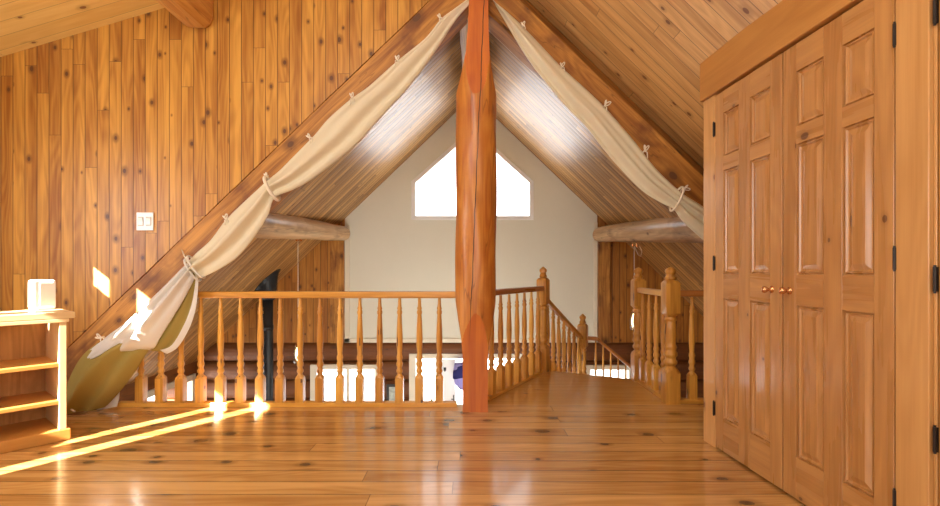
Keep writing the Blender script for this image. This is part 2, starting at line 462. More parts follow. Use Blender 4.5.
# pale bead round the plaster panel
bm = B()
box(bm, PL, PL + .07, YB - .025, YB, .03, roof(PL) - .1)
box(bm, PL, PR, YB - .025, YB, .03, .09)
box(bm, PR - .05, PR, YB - .025, YB, .03, roof(PR) - .1)
o = obj('trim_3', bm, M['cream'], grain=(0, 0, 1), bevel=.004); tag(o, kind='structure')
# window_1: frame and pane
def ring_frame(bm, pts, Y, inset, t):
    c = V((sum(p[0] for p in pts) / len(pts), sum(p[1] for p in pts) / len(pts)))
    inn = []
    n = len(pts)
    for i in range(n):
        p0, p1, p2 = V(pts[i - 1]), V(pts[i]), V(pts[(i + 1) % n])
        d1, d2 = (p1 - p0).normalized(), (p2 - p1).normalized()
        n1, n2 = V((-d1.y, d1.x)), V((-d2.y, d2.x))
        b = (n1 + n2).normalized()
        inn.append(p1 + b * (inset / max(.3, b.dot(n1))))
    A = [bm.verts.new((p[0], Y, p[1])) for p in pts]; Bv = [bm.verts.new((p[0], Y, p[1])) for p in inn]
    C = [bm.verts.new((p[0], Y + t, p[1])) for p in pts]; D = [bm.verts.new((p[0], Y + t, p[1])) for p in inn]
    for i in range(n):
        j = (i + 1) % n
        bm.faces.new((A[i], A[j], Bv[j], Bv[i])); bm.faces.new((C[i], C[j], D[j], D[i]))
        bm.faces.new((A[i], A[j], C[j], C[i])); bm.faces.new((Bv[i], Bv[j], D[j], D[i]))
    return inn
wf = thing('window_1', None, None, kind='structure')
bm = B(); inn = ring_frame(bm, win, YB - .02, .055, .1)
fr = obj('window_frame', bm, M['white'], wf, grain=(1, 0, 0), bevel=.004)
bm = B(); prism(bm, [(p[0], YB + .05, p[1]) for p in inn], (0, .006, 0))
obj('pane', bm, M['glass'], wf, grain=(1, 0, 0))

# lower log wall with openings
opens = [(-2.20, -1.27, -2.5, -.30), (-.82, .72, -2.5, -.15), (1.62, 2.28, -1.6, -.31)]   # x0 x1 z0 z1
bm = B()
z1 = .03; ch = .265
while z1 > -2.6:
    z0 = z1 - ch
    segs = []
    xs = -4.3
    for a, b, c, d in opens:
        if c < z0 + .01 and d > z0 + .01:
            segs.append((xs, a, z0))
            if d < z1 - .01: segs.append((a, b, d))
            xs = b
    segs.append((xs, 4.3, z0))
    for xa, xb, zz in segs:
        ring = []
        for k in range(9):
            a = math.pi * k / 8
            ring.append((0, YB + .04 - .085 * math.sin(a) ** .8, max(zz, (z0 + z1) / 2 + ch / 2 * math.cos(a))))
        ring += [(0, YB + .15, zz), (0, YB + .15, z1)]
        loft(bm, [[V((xa, p[1], p[2])) for p in ring], [V((xb, p[1], p[2])) for p in ring]])
    z1 = z0
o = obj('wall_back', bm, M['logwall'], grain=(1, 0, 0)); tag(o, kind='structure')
# header and sill lips that square off the openings in the logs
def opening_window(name, rect, mull=(), fw=.06, wfrac=None, lintel=.0):
    x0, x1, z0, z1 = rect
    w = thing(name, None, None, kind='structure')
    bm = B()
    y0, y1 = YB - .07, YB + .14
    box(bm, x0 - .03, x0 + fw, y0, y1, z0, z1 + .03); box(bm, x1 - fw, x1 + .03, y0, y1, z0, z1 + .03)
    box(bm, x0 + fw, x1 - fw, y0, y1, z1 - fw * .6, z1 + .03)
    for m in mull: box(bm, m - .022, m + .022, y0 + .05, y1 - .03, z0, z1 - fw * .6)
    obj('window_frame', bm, M['cream'], w, grain=(0, 0, 1), bevel=.004)
    bm = B(); box(bm, x0 + fw, x1 - fw, YB + .06, YB + .066, z0, z1 - fw * .6)
    obj('pane', bm, M['glass'], w, grain=(0, 0, 1))
    return w
opening_window('window_2', opens[0], (-1.72,))
w3 = opening_window('window_3', opens[1], (-.47, .1))
opening_window('window_4', opens[2])
# lintel board over window_2
bm = B(); box(bm, -2.30, -1.2, YB - .06, YB + .02, -.272, -.20)
# white door leaf standing beside the glazing, with latch
d1 = thing('door_1', None, None, (-.29, YB - .13, -2.5), kind='structure')
bm = B(); box(bm, -.42, -.20, YB - .11, YB - .075, -2.5, -.19)
obj('door_panel', bm, M['white'], d1, grain=(0, 0, 1), bevel=.004)
bm = B(); box(bm, -.365, -.33, YB - .135, YB - .11, -.34, -.30); tube(bm, [(-.345, YB - .13, -.32), (-.345, YB - .16, -.32), (-.345, YB - .16, -.35)], .006)
obj('hook', bm, M['dark'], d1, grain=(0, 0, 1))
bm = B(); box(bm, -.235, -.218, YB - .13, YB - .11, -.78, -.68); tube(bm, [(-.226, YB - .12, -.73), (-.226, YB - .15, -.73), (-.26, YB - .15, -.73)], .007)
obj('door_handle', bm, M['dark'], d1, grain=(0, 0, 1))

# side and under walls of the lower room
zl = roof(-3.85)
lw = (5.75, 6.78, -1.5, -.44)
bm = B(); poly_wall(bm, [(2.8, -2.6), (YB + .1, -2.6), (YB + .1, zl + .1), (2.8, zl + .1)], [[(lw[0], lw[2]), (lw[1], lw[2]), (lw[1], lw[3]), (lw[0], lw[3])]], -3.92, .07, axis='X')
o = obj('wall_left', bm, M['logwall'], grain=(0, 1, 0)); tag(o, kind='structure')
w5 = thing('window_5', None, None, kind='structure')
bm = B()
box(bm, -3.93, -3.82, lw[0] - .05, lw[0] + .03, lw[2], lw[3] + .05); box(bm, -3.93, -3.82, lw[1] - .03, lw[1] + .05, lw[2], lw[3] + .05); box(bm, -3.93, -3.82, lw[0], lw[1], lw[3] - .03, lw[3] + .05)
obj('window_frame', bm, M['cream'], w5, grain=(0, 0, 1), bevel=.004)
bm = B(); box(bm, -3.90, -3.894, lw[0], lw[1], lw[2], lw[3]); obj('pane', bm, M['glass'], w5, grain=(0, 0, 1))
bm = B(); poly_wall(bm, [(2.8, -2.6), (YB + .1, -2.6), (YB + .1, zl + .1), (2.8, zl + .1)], [], 3.9, .07, axis='X')
o = obj('wall_right', bm, M['logwall'], grain=(0, 1, 0)); tag(o, kind='structure')
bm = B(); box(bm, -4.2, 4.2, 2.8, 2.88, -2.6, -.2)
o = obj('wall_under', bm, M['dark_ground'], grain=(1, 0, 0)); o.name = 'wall_lower'; tag(o, kind='structure')
# board wall closing the roof space at the right behind the closet
bm = B(); box(bm, 3.05, 3.1, -1.7, 3.85, 0, .9)
o = obj('wall_right', bm, M['wall'], plan=((0, 0, 1), (0, 1, 0))); tag(o, kind='structure')
bm = B(); box(bm, -3.6, 0, 3.85, 3.9, 0, 0.001); bm.free()

# snow outside
bm = B(); box(bm, -40, 40, YB + .4, 60, -2.75, -2.6); box(bm, -40, -4.6, -20, YB + .4, -2.75, -2.6)
o = obj('snow_ground', bm, M['snow'], grain=(1, 0, 0)); tag(o, kind='structure')

# ------------------------------------------------------------------ timber frame
def rafter(name, side, label):
    Y0, Y1 = 3.775, 4.03
    zt = lambda x, r: r - K * abs(x - RX)
    x_end = RX + side * 3.95
    rt = .365
    pts = []
    bm = B()
    def ring(x):
        dz = K * abs(x - RX)
        e = .02
        return [V((x, Y0, R_FAR - .005 - dz - .035)), V((x, Y0 + .06, R_FAR - .005 - dz - .02)), V((x, Y1, R_FAR + .20 - dz)),
                V((x, Y1, R_FAR - rt - dz)), V((x, Y0 + .02, R_FAR - rt - dz)), V((x, Y0, R_FAR - rt - dz + .02))]
    n = 22
    rings = []
    rr = random.Random(3 + side)
    for i in range(n + 1):
        x = RX + side * .02 + (x_end - RX - side * .02) * i / n
        r = ring(x)
        j = rr.uniform(-.007, .007)
        r[4].z += j; r[5].z += j; r[3].z += j; r[0].z += rr.uniform(-.003, .003)
        for q in r: q.z = max(q.z, .0)
        rings.append(r)
    loft(bm, rings)
    o = obj(name, bm, M['beam'], grain=(1, 0, -side * K), base=(RX + side * 1.8, 3.9, roof(1.8)), bevel=.006)
    return tag(o, label, 'beam', None, 'thing')
rafter('rafter_beam', -1, 'squared log rafter sloping down to the left under the vertical board wall')
rafter('rafter_beam', 1, 'squared log rafter sloping down to the right below the tan ceiling')

# king post: round log hewn square at both ends
PX, PY = .043, 3.73
prof = [  # h, half width, half depth of the hewing planes
    (0, .093, .115, 1), (.2, .092, .114, 1), (.42, .094, .115, 1), (.53, .104, .123, .85), (.64, .122, .137, .45), (.75, .142, .156, .15), (.86, .160, .17, 0.),
    (1.1, .17, .17, 0), (1.5, .17, .17, 0), (1.9, .17, .17, 0), (2.25, .17, .17, .0), (2.36, .155, .150, .05), (2.46, .128, .138, .35), (2.56, .104, .126, .75), (2.66, .088, .116, 1),
    (2.85, .076, .108, 1), (3.1, .070, .105, 1), (3.42, .070, .105, 1)]
bm = B()
rings = []
rr = random.Random(2)
xoff = [-.004, -.004, -.004, -.003, -.002, 0, 0, 0, .003, .004, .004, .004, .006, .01, .014, .018, .022, .024]
dense = []
for i in range(len(prof) - 1):
    for q in [w_ / 12 for w_ in range(12)]:
        dense.append([a + (b - a) * q for a, b in zip(prof[i] + (xoff[i],), prof[i + 1] + (xoff[i + 1],))])
dense.append(list(prof[-1]) + [xoff[-1]])
bm = B()
NS = 160
flags = []
for h, w, d, sq, xo in dense:
    r = []; fl = []
    for k in range(NS):
        a = 2 * math.pi * (k + .5) / NS
        rad = .1535 + .0025 * math.sin(h * 5 + 3 * a) + .002 * math.sin(h * 9 + 7 * a)
        x, y = math.cos(a) * rad, math.sin(a) * rad
        cx, cy = max(-w, min(w, x)), max(-d, min(d, y))
        fl.append(abs(cx - x) + abs(cy - y) > 1e-5)
        r.append(V((PX + xo + cx, PY + cy, h)))
    rings.append(r); flags.append(fl)
rv = [[bm.verts.new(p) for p in r] for r in rings]
for i in range(len(rv) - 1):
    for k in range(NS):
        j = (k + 1) % NS
        f = bm.faces.new((rv[i][k], rv[i][j], rv[i + 1][j], rv[i + 1][k]))
        if flags[i][k] + flags[i][j] + flags[i + 1][j] + flags[i + 1][k] > 2: f.material_index = 1
bm.faces.new(rv[0][::-1]); bm.faces.new(rv[-1])
post = obj('timber_post', bm, M['post'], grain=(0, 0, 1), base=(PX, PY, 0), smooth=True)
post.data.materials.append(M['hewn']); uv_round(post, (PX, PY, 0), (0, 0, 1), .15)
tag(post, 'red-brown round log post with squared ends standing at the middle of the railing', 'post', None, 'thing')
m = post.modifiers.new('edge', 'EDGE_SPLIT'); m.split_angle = math.radians(25)

# ridge log and the two wall logs
def log(name, pts, rads, label, cat='log'):
    bm = B()
    P0, P1 = V(pts[0]), V(pts[1])
    n = 14
    rr = random.Random(len(label))
    tube(bm, [P0.lerp(P1, i / n) + V((rr.uniform(-.004, .004), 0, rr.uniform(-.004, .004))) for i in range(n + 1)],
         [rads[0] + (rads[1] - rads[0]) * i / n + rr.uniform(-.004, .004) for i in range(n + 1)], 24)
    o = obj(name, bm, M['log'], grain=(P1 - P0), base=(P0 + P1) / 2, smooth=True); uv_round(o, P0, P1 - P0, .14)
    m = o.modifiers.new('edge', 'EDGE_SPLIT'); m.split_angle = math.radians(50)
    return tag(o, label, cat, None, 'thing')
log('ridge_log', [(RX, 3.95, 3.19), (RX, YB - .01, 3.19)], (.135, .12), 'pale ridge log running back under the peak behind the post')
log('wall_log', [(-2.15, 4.0, 1.49), (-1.765, YB - .08, 1.557)], (.165, .10), 'pale round log under the left ceiling slope beside the left curtain')
log('wall_log', [(2.30, 4.1, 1.44), (1.80, YB - .08, 1.545)], (.175, .10), 'pale round log under the right ceiling slope beside the right curtain')

# hewn purlin coming out of the board wall at the top left
bm = B()
rings = []
x0, x1, zb = -2.26, -2.0, 2.935
for y, tz, tx in ((-1.7, 0, 0), (1., 0, 0), (2.6, 0, 0), (3.6, .0, .0), (3.80, .0, .0), (3.846, .012, .012)):
    c = .05
    rings.append([V((x0 + tx, y, zb + .06)), V((x0 + .05, y, zb + .012 + tz)), V((x0 + .10, y, zb + tz)), V((x1 - .07, y, zb + tz)), V((x1 - .02 - tx, y, zb + .03 + tz)), V((x1 - tx, y, zb + .085)),
                  V((x1 - tx, y, dormer(x1) + .02)), V((x0 + tx, y, dormer(x0) + .02))])
loft(bm, rings)
o = obj('purlin', bm, M['purlin'], grain=(0, 1, 0), base=(-2.13, 1, 3.0), bevel=.01)
tag(o, 'hewn roof beam poking forward from the board wall under the pale ceiling', 'beam', None, 'thing')

# ------------------------------------------------------------------ balustrades
BAL = [(.03, .031, 1), (.215, .031, 1), (.228, .029, .6), (.238, .022, 0), (.252, .017, 0), (.262, .024, 0), (.275, .025, 0), (.288, .019, 0), (.30, .0185, 0), (.312, .0245, 0),
       (.33, .0255, 0), (.343, .020, 0), (.356, .020, 0), (.37, .0245, 0), (.385, .023, 0), (.40, .018, 0), (.43, .020, 0), (.48, .0235, 0), (.53, .024, 0), (.60, .0215, 0), (.68, .0175, 0),
       (.705, .0155, 0), (.715, .020, 0), (.73, .0205, 0), (.742, .015, 0), (.755, .0195, 0), (.768, .014, 0), (.79, .0125, 0), (.835, .0115, 0)]
def baluster(parent, base, rot=0., height=None, mat='rail', name='baluster'):
    bm = B()
    pr = BAL
    if height:
        pr = [q for q in BAL if q[0] < height - .01] + [(height, .0115, 0)]
    turned(bm, base, pr, 16, rot)
    o = obj(name, bm, M[mat], parent, grain=(0, 0, 1), smooth=True)
    m = o.modifiers.new('edge', 'EDGE_SPLIT'); m.split_angle = math.radians(48)
    return o
def member(name, parent, p0, p1, w, h, mat, bevel=.008, below=True):
    """rail of width w and height h between two points on its top (below) centre line"""
    p0, p1 = V(p0), V(p1)
    d = (p1 - p0); side = V((-d.y, d.x, 0)).normalized() * w
    bm = B()
    obox(bm, p0 - side / 2 - V((0, 0, h)), d, side, V((0, 0, h)))
    return obj(name, bm, M[mat], parent, grain=d, bevel=bevel)

YR = 3.785
b1 = thing('balustrade', 'long golden balustrade of turned balusters along the loft edge left of the post', 'balustrade', (-1.2, YR, 0))
member('handrail', b1, (-2.28, YR, .885), (-.075, YR, .885), .065, .052, 'rail', .012)
member('base_rail', b1, (-2.72, YR, .032), (-.10, YR, .032), .07, .032, 'rail', .004)
for i in range(16):
    x = -.237 - i * .1535
    h = None
    if x < -2.22: h = max(.3, roof(x) - .40)
    baluster(b1, (x, YR, 0), 0, h)

A = V((.757, 5.07, 0))
Cc = V((1.60, 4.66, 0)); D = V((1.588, 3.88, 0)); Bp = V((1.322, 5.75, -.55))
p0 = V((.135, 3.96, 0))
dirA = (A - p0).normalized()
b2 = thing('balustrade', 'slanting balustrade on the landing between the log post and the first newel', 'balustrade', p0.lerp(A, .5))
member('handrail', b2, p0 + V((0, 0, .89)), A + V((0, 0, .885)), .062, .05, 'rail_red', .012)
member('base_rail', b2, p0 + V((0, 0, .03)), A + V((0, 0, .03)), .06, .03, 'rail', .004)
rotA = math.atan2(dirA.y, dirA.x)
L = (A - p0).length
for i in range(7):
    baluster(b2, p0 + dirA * (.085 + i * (L - .13) / 6.6), rotA)

NEWEL = [(0, .062, 1), (.24, .062, 1), (.265, .058, .6), (.28, .045, 0), (.295, .036, 0), (.31, .050, 0), (.33, .052, 0), (.345, .040, 0), (.36, .040, 0), (.375, .052, 0), (.395, .052, 0), (.41, .042, 0), (.425, .042, 0), (.44, .049, 0), (.455, .044, 0),
         (.47, .038, 0), (.51, .044, 0), (.56, .046, 0), (.62, .042, 0), (.645, .037, 0), (.655, .047, 0), (.668, .047, 0), (.68, .040, 0), (.695, .052, .5), (.71, .062, 1), (.945, .062, 1), (.965, .052, .6), (.972, .036, 0)]
FIN_ROUND = [(.968, .030, 0), (.975, .044, 0), (.992, .046, 0), (1.0, .036, 0), (1.012, .030, 0), (1.022, .038, 0), (1.036, .042, 0), (1.05, .040, 0), (1.062, .030, 0), (1.07, .016, 0), (1.075, .004, 0)]
FIN_OCT = [(.968, .034, 0), (.985, .044, 0), (1.005, .034, 0), (1.02, .030, 0), (1.035, .042, 0), (1.055, .042, 0), (1.085, .006, 0)]
def newel(base, label, rot=0., fin='r', scale=1.):
    t = thing('newel_post', label, 'newel post', base, 'turned newel posts of the landing and stairs')
    bm = B(); turned(bm, base, [(h, r * scale * (.92 if q else 1.), q) for h, r, q in NEWEL], 16, rot)
    o = obj('turned_shaft', bm, M['newel'], t, grain=(0, 0, 1), smooth=True)
    o.modifiers.new('edge', 'EDGE_SPLIT').split_angle = math.radians(45)
    bm = B(); turned(bm, base, [(h, r * scale, q) for h, r, q in (FIN_ROUND if fin == 'r' else FIN_OCT)], 16 if fin == 'r' else 8, rot)
    o = obj('finial', bm, M['newel'], t, grain=(0, 0, 1), smooth=(fin == 'r'))
    return t
newel(A, 'turned newel post at the head of the stairs, left side of the landing', rotA, 'o', .95)
newel(Bp, 'lowest newel post with a pointed finial where the stair rails turn', rotA, 'o', .92)
newel(Cc, 'far newel post on the right side of the landing in front of the hanging lamp', 0, 'r')
newel(D, 'near newel post on the right of the landing, closest to the closet', 0, 'r')

b3 = thing('balustrade', 'short balustrade between the two newel posts right of the landing', 'balustrade', Cc.lerp(D, .5))
member('handrail', b3, Cc + V((0, -.05, .885)), D + V((0, .05, .885)), .062, .05, 'rail', .012)
member('base_rail', b3, Cc + V((0, -.05, .03)), D + V((0, .05, .03)), .07, .03, 'rail', .004)
for i in range(4):
    baluster(b3, Cc.lerp(D, (.17, .385, .60, .815)[i]), 0)
b4 = thing('balustrade', 'balustrade running right from the near newel behind the closet corner', 'balustrade', (1.95, 3.875, 0))
member('handrail', b4, D + V((.05, 0, .89)), (2.30, 3.88, .89), .062, .05, 'rail_red', .012)
member('base_rail', b4, D + V((.05, 0, .03)), (2.45, 3.88, .03), .08, .03, 'rail', .004)
for i in range(3): baluster(b4, (1.757 + i * .165, 3.88, 0), 0)

# stairs
dS = V((Bp.x - A.x, Bp.y - A.y, 0)); LS = dS.length; dS.normalize()
b5 = thing('balustrade', 'sloping stair balustrade going down from the first newel to the lowest newel', 'balustrade', A.lerp(Bp, .5))
r0, r1 = A + V((0, 0, .775)) + dS * .04, V((Bp.x, Bp.y, .275)) - dS * .03
member('handrail', b5, r0, r1, .062, .05, 'rail', .012)
for i in range(7):
    f = (i + .75) / 7.6
    p = A.lerp(V((Bp.x, Bp.y, 0)), f)
    zt = r0.z + (r1.z - r0.z) * f - .04
    baluster(b5, (p.x, p.y, zt - .80), rotA, .80)
b6 = thing('balustrade', 'lower stair balustrade descending to the right beyond the landing', 'balustrade', (1.9, 5.75, -.6))
member('handrail', b6, (Bp.x + .04, 5.75, .275), (Bp.x + .17, 5.75, .265), .06, .045, 'rail_red', .01)
q0, q1 = V((Bp.x + .165, 5.75, .265)), V((2.55, 5.75, -.62))
member('handrail', b6, q0, q1, .06, .045, 'rail_red', .01)
for i in range(9):
    x = 1.475 + i * .088
    zt = q0.z + (q1.z - q0.z) * (x - q0.x) / (q1.x - q0.x) - .04 if x > q0.x else .22
    bm = B(); turned(bm, (x, 5.75, zt - .80), [(.03, .02, 1), (.2, .02, 1), (.22, .012, 0), (.5, .014, 0), (.74, .009, 0), (.80, .008, 0)], 12)
    obj('baluster', bm, M['rail'], b6, grain=(0, 0, 1), smooth=True)
st = thing('staircase', 'wooden staircase descending from the far edge of the landing', 'staircase', (1.3, 5.2, -.6))
nrm = V((dS.y, -dS.x, 0))
for i in range(3):
    z = -.185 * (i + 1)
    o0 = A + dS * (.10 + .245 * i) + V((0, 0, z)) + nrm * .03
    bm = B(); obox(bm, o0 - V((0, 0, .035)), dS * (.27 if i < 2 else .40), nrm * .86, (0, 0, .035))
    obj('tread', bm, M['landing'], st, grain=nrm, bevel=.006)
for i in range(6):
    z = -.555 - .185 * (i + 1) + .185
    bm = B(); box(bm, 1.36 + .235 * i + (.05 if i else 0), 1.66 + .235 * i, 4.95, 5.72, z - .04 - .0, z)
    obj('tread', bm, M['landing'], st, grain=(0, 1, 0), bevel=.006)
bm = B(); a0 = A + V((0, 0, -.24)) + dS * .05
obox(bm, a0 - V((0, 0, .20)), dS * LS * .95 - V((0, 0, .52)), nrm * .03, (0, 0, .22))
obj('stringer', bm, M['landing'], st, grain=dS, bevel=.004)

# ------------------------------------------------------------------ closet and casings on the right
CO = V((1.438, 3.02, 0))
CT = V((.0503, -.9987, 0)); CN = V((-.9987, -.0503, 0))
def CL(l, n, h): return CO + CT * l + CN * n + V((0, 0, h))
def cbox(bm, l0, l1, n0, n1, h0, h1): return obox(bm, CL(l0, n0, h0), CT * (l1 - l0), CN * (n1 - n0), (0, 0, h1 - h0))
LA, LB, LC = .13, .71, 1.29
DH = 2.075
# closet carcass: end wall and return
bm = B(); obox(bm, CL(.0, -.02, 0), CN * -1.0, CT * .06, (0, 0, 2.25))
o = obj('wall_closet', bm, M['wall'], plan=((0, 0, 1), (1, 0, 0))); o.name = 'wall_right'; tag(o, kind='structure')
bm = B(); cbox(bm, .0, LA - .002, -.06, .0, 0, 2.10)
tag(obj('trim_4', bm, M['casing'], grain=(0, 0, 1), bevel=.004), kind='structure')
bm = B(); cbox(bm, LC + .003, 1.415, -.06, .004, 0, 2.10)
tag(obj('trim_5', bm, M['casing'], grain=(0, 0, 1), bevel=.004), kind='structure')
bm = B(); cbox(bm, -.002, 1.50, -.06, .022, 2.085, 2.32)
tag(obj('trim_6', bm, M['header'], grain=CT, bevel=.004), kind='structure')
bm = B(); cbox(bm, LA, LC, -.09, -.075, 0, 2.1)
tag(obj('wall_right', bm, M['beam'], grain=(0, 0, 1)), kind='structure')

def hinge(parent, l, h, hh=.078, n=.0):
    bm = B(); c = CL(l, n + .006, h)
    tube(bm, [c - V((0, 0, hh / 2)), c + V((0, 0, hh / 2))], .0055, 10)
    for s in (-1, 1): tube(bm, [c + V((0, 0, s * hh / 2)), c + V((0, 0, s * (hh / 2 + .006)))], .004, 8)
    cbox(bm, l - .006, l + .006, n - .001, n + .003, h - hh / 2, h + hh / 2)
    return obj('hinge', bm, M['hinge'], parent, grain=(0, 0, 1))

def closet_door(l0, l1, label, hinge_l, knob_l, gap=.0045):
    t = thing('closet_door', label, 'closet door', CL((l0 + l1) / 2, -.02, .012), 'six panel closet door pair')
    w = l1 - l0
    z0 = .012
    rows = [(.20, .89), (1.03, 1.62), (1.70, 1.95)]
    cols = [(.155, .43), (.60, .85)]
    if hinge_l > l0: pass
    else: cols = [(1 - b, 1 - a) for a, b in cols][::-1]
    bm = B()
    a0, a1 = l0 + gap, l1 - gap
    xs = [a0] + [l0 + w * q for c in cols for q in c] + [a1]
    zs = [z0] + [q for r in rows for q in r] + [DH]
    # stiles run full height, rails fill between
    for i in (0, 2, 4):
        bm = B(); cbox(bm, xs[i], xs[i + 1], -.038, 0, z0, DH)
        obj('mullion' if i == 2 else 'stile', bm, M['door'], t, grain=(0, 0, 1), bevel=.0025)
    for j in (0, 2, 4, 6):
        for i in (1, 3):
            bm = B(); cbox(bm, xs[i], xs[i + 1], -.038, -.0006, zs[j], zs[j + 1])
            obj('cross_rail', bm, M['door'], t, grain=CT)
    for i in (1, 3):
        for j in (1, 3, 5):
            bm = B()
            rings = []
            for ins, n in ((0, -.001), (.0015, -.012), (.006, -.012), (.009, -.005), (.012, -.0045), (.016, -.012), (.022, -.0125), (.042, -.005), (.045, -.0045)):
                rings.append([CL(xs[i] + ins, n, zs[j] + ins), CL(xs[i + 1] - ins, n, zs[j] + ins), CL(xs[i + 1] - ins, n, zs[j + 1] - ins), CL(xs[i] + ins, n, zs[j + 1] - ins)])
            back = [[p - CN * .03 for p in rings[0]]]
            loft(bm, back + rings)
            obj('raised_panel', bm, M['door'], t, grain=(0, 0, 1))
    # knob
    c = CL(knob_l, 0, .955)
    bm = B()
    pr = [(0, .017), (.004, .017), (.006, .009), (.022, .008), (.028, .014), (.036, .0175), (.044, .016), (.050, .009), (.051, .001)]
    up = V((0, 0, 1))
    loft(bm, [[c + CN * d + (CT * math.cos(2 * math.pi * k / 16) + up * math.sin(2 * math.pi * k / 16)) * r for k in range(16)] for d, r in pr])
    obj('knob', bm, M['brass'], t, grain=(0, 0, 1), smooth=True)
    for h in (.235, 1.09, 1.88): hinge(t, hinge_l, h, n=.0)
    return t
closet_door(LA, LB, 'left leaf of the six panel closet doors, farther from the camera', LA - .003, LB - .075)
closet_door(LB, LC, 'right leaf of the six panel closet doors, next to the wide casing', LC + .003, LB + .05)
# floor track shadow gap below, next door at the right edge
dr = thing('door_2', None, None, CL(1.8, 0, 0), kind='structure')
bm = B(); cbox(bm, 1.437, 2.20, -.05, -.006, .01, 2.07)
obj('door_panel', bm, M['shelfin'], dr, grain=(0, 0, 1), bevel=.003)
for h in (.50, 1.02, 1.89): hinge(dr, 1.432, h, .08, -.004)
bm = B(); cbox(bm, 1.415, 1.428, -.06, -.01, 0, 2.1); cbox(bm, 2.21, 2.33, -.06, .004, 0, 2.1)
tag(obj('trim_7', bm, M['casing'], grain=(0, 0, 1), bevel=.003), kind='structure')
bm = B(); cbox(bm, 1.42, 4.5, -.12, -.06, 0, 2.35)
tag(obj('wall_right', bm, M['wall'], plan=((0, 0, 1), (0, 1, 0))), kind='structure')

# ------------------------------------------------------------------ switch plate
sw = thing('switch_plate', 'white double light switch plate on the vertical board wall', 'light switch', (-2.548, 3.848, 1.43))
bm = B(); box(bm, -2.615, -2.481, 3.838, 3.8495, 1.36, 1.502)
obj('cover_plate', bm, M['plastic'], sw, grain=(0, 0, 1), bevel=.005)
for x in (-2.578, -2.518):
    bm = B(); box(bm, x - .021, x + .021, 3.8345, 3.839, 1.395, 1.467)
    su = obj('switch_surround', bm, M['greyline'], sw, grain=(0, 0, 1), bevel=.002)
    bm = B(); prism(bm, [(x - .017, 3.836, 1.40), (x - .017, 3.836, 1.462), (x - .017, 3.827, 1.456), (x - .017, 3.832, 1.43), (x - .017, 3.8315, 1.405)], (.034, 0, 0))
    obj('rocker', bm, M['plastic'], su, grain=(0, 0, 1))

# ------------------------------------------------------------------ bookcase
BO = V((-2.487, 3.04, 0)); BT = V((-.64, -.768, 0)); BD = V((-.768, .64, 0))      # front right corner, along the front, to the back
def BLc(l, d, h): return BO + BT * l + BD * d + V((0, 0, h))
def bbox(bm, l0, l1, d0, d1, h0, h1): return obox(bm, BLc(l0, d0, h0), BT * (l1 - l0), BD * (d1 - d0), (0, 0, h1 - h0))
bk = thing('bookcase', 'low pine bookcase with a slatted top standing at the left edge', 'bookcase', BLc(.45, .15, 0))
W_, D_ = .92, .40
bm = B(); bbox(bm, -.006, W_ + .006, -.012, D_ + .005, 0, .07)
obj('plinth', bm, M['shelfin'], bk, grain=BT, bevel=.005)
for l in (.012, W_ - .04):
    bm = B(); bbox(bm, l, l + .036, 0, D_, .07, .728); obj('side_panel', bm, M['shelf'], bk, grain=(0, 0, 1), bevel=.003)
for h in (.225, .455):
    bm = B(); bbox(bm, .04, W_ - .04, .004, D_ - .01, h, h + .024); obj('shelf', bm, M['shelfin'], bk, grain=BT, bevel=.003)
bm = B(); bbox(bm, .04, W_ - .04, D_ - .01, D_ - .004, .07, .728); obj('back_panel', bm, M['osb'], bk, grain=(0, 0, 1))
for i, (d0, d1) in enumerate(((-.004, .115), (.148, .267), (.30, .425))):
    bm = B(); bbox(bm, -.03, W_ + .03, d0, d1, .750, .790); obj('top_slat', bm, M['shelf'], bk, grain=BT, bevel=.005)
bm = B(); bbox(bm, .0, W_, -.004, .022, .728, .750); bbox(bm, .0, W_, D_ - .03, D_, .728, .750); bbox(bm, .0, .03, .022, D_ - .03, .728, .750); bbox(bm, W_ - .03, W_, .022, D_ - .03, .728, .750)
obj('top_frame', bm, M['shelf'], bk, grain=BT, bevel=.003)
# white box on the bookcase
bx = thing('speaker', 'white upright box-shaped speaker standing on the bookcase top', 'speaker', (-2.77, 3.085, .775))
bm = B()
ux = V((.53, .848, 0)); uy = V((-.848, .53, 0))
c0 = BLc(.07, .33, .7905) - ux * .055
obox(bm, c0, ux * .125, uy * .085, (0, 0, .195))
obj('body', bm, M['plastic'], bx, grain=(0, 0, 1), bevel=.014, seg=3)
bm = B(); obox(bm, c0 + ux * .036 - uy * .004 + V((0, 0, .022)), ux * .075, uy * .006, (0, 0, .155))
o = obj('front_panel', bm, M['white'], bx, grain=(0, 0, 1), bevel=.003)

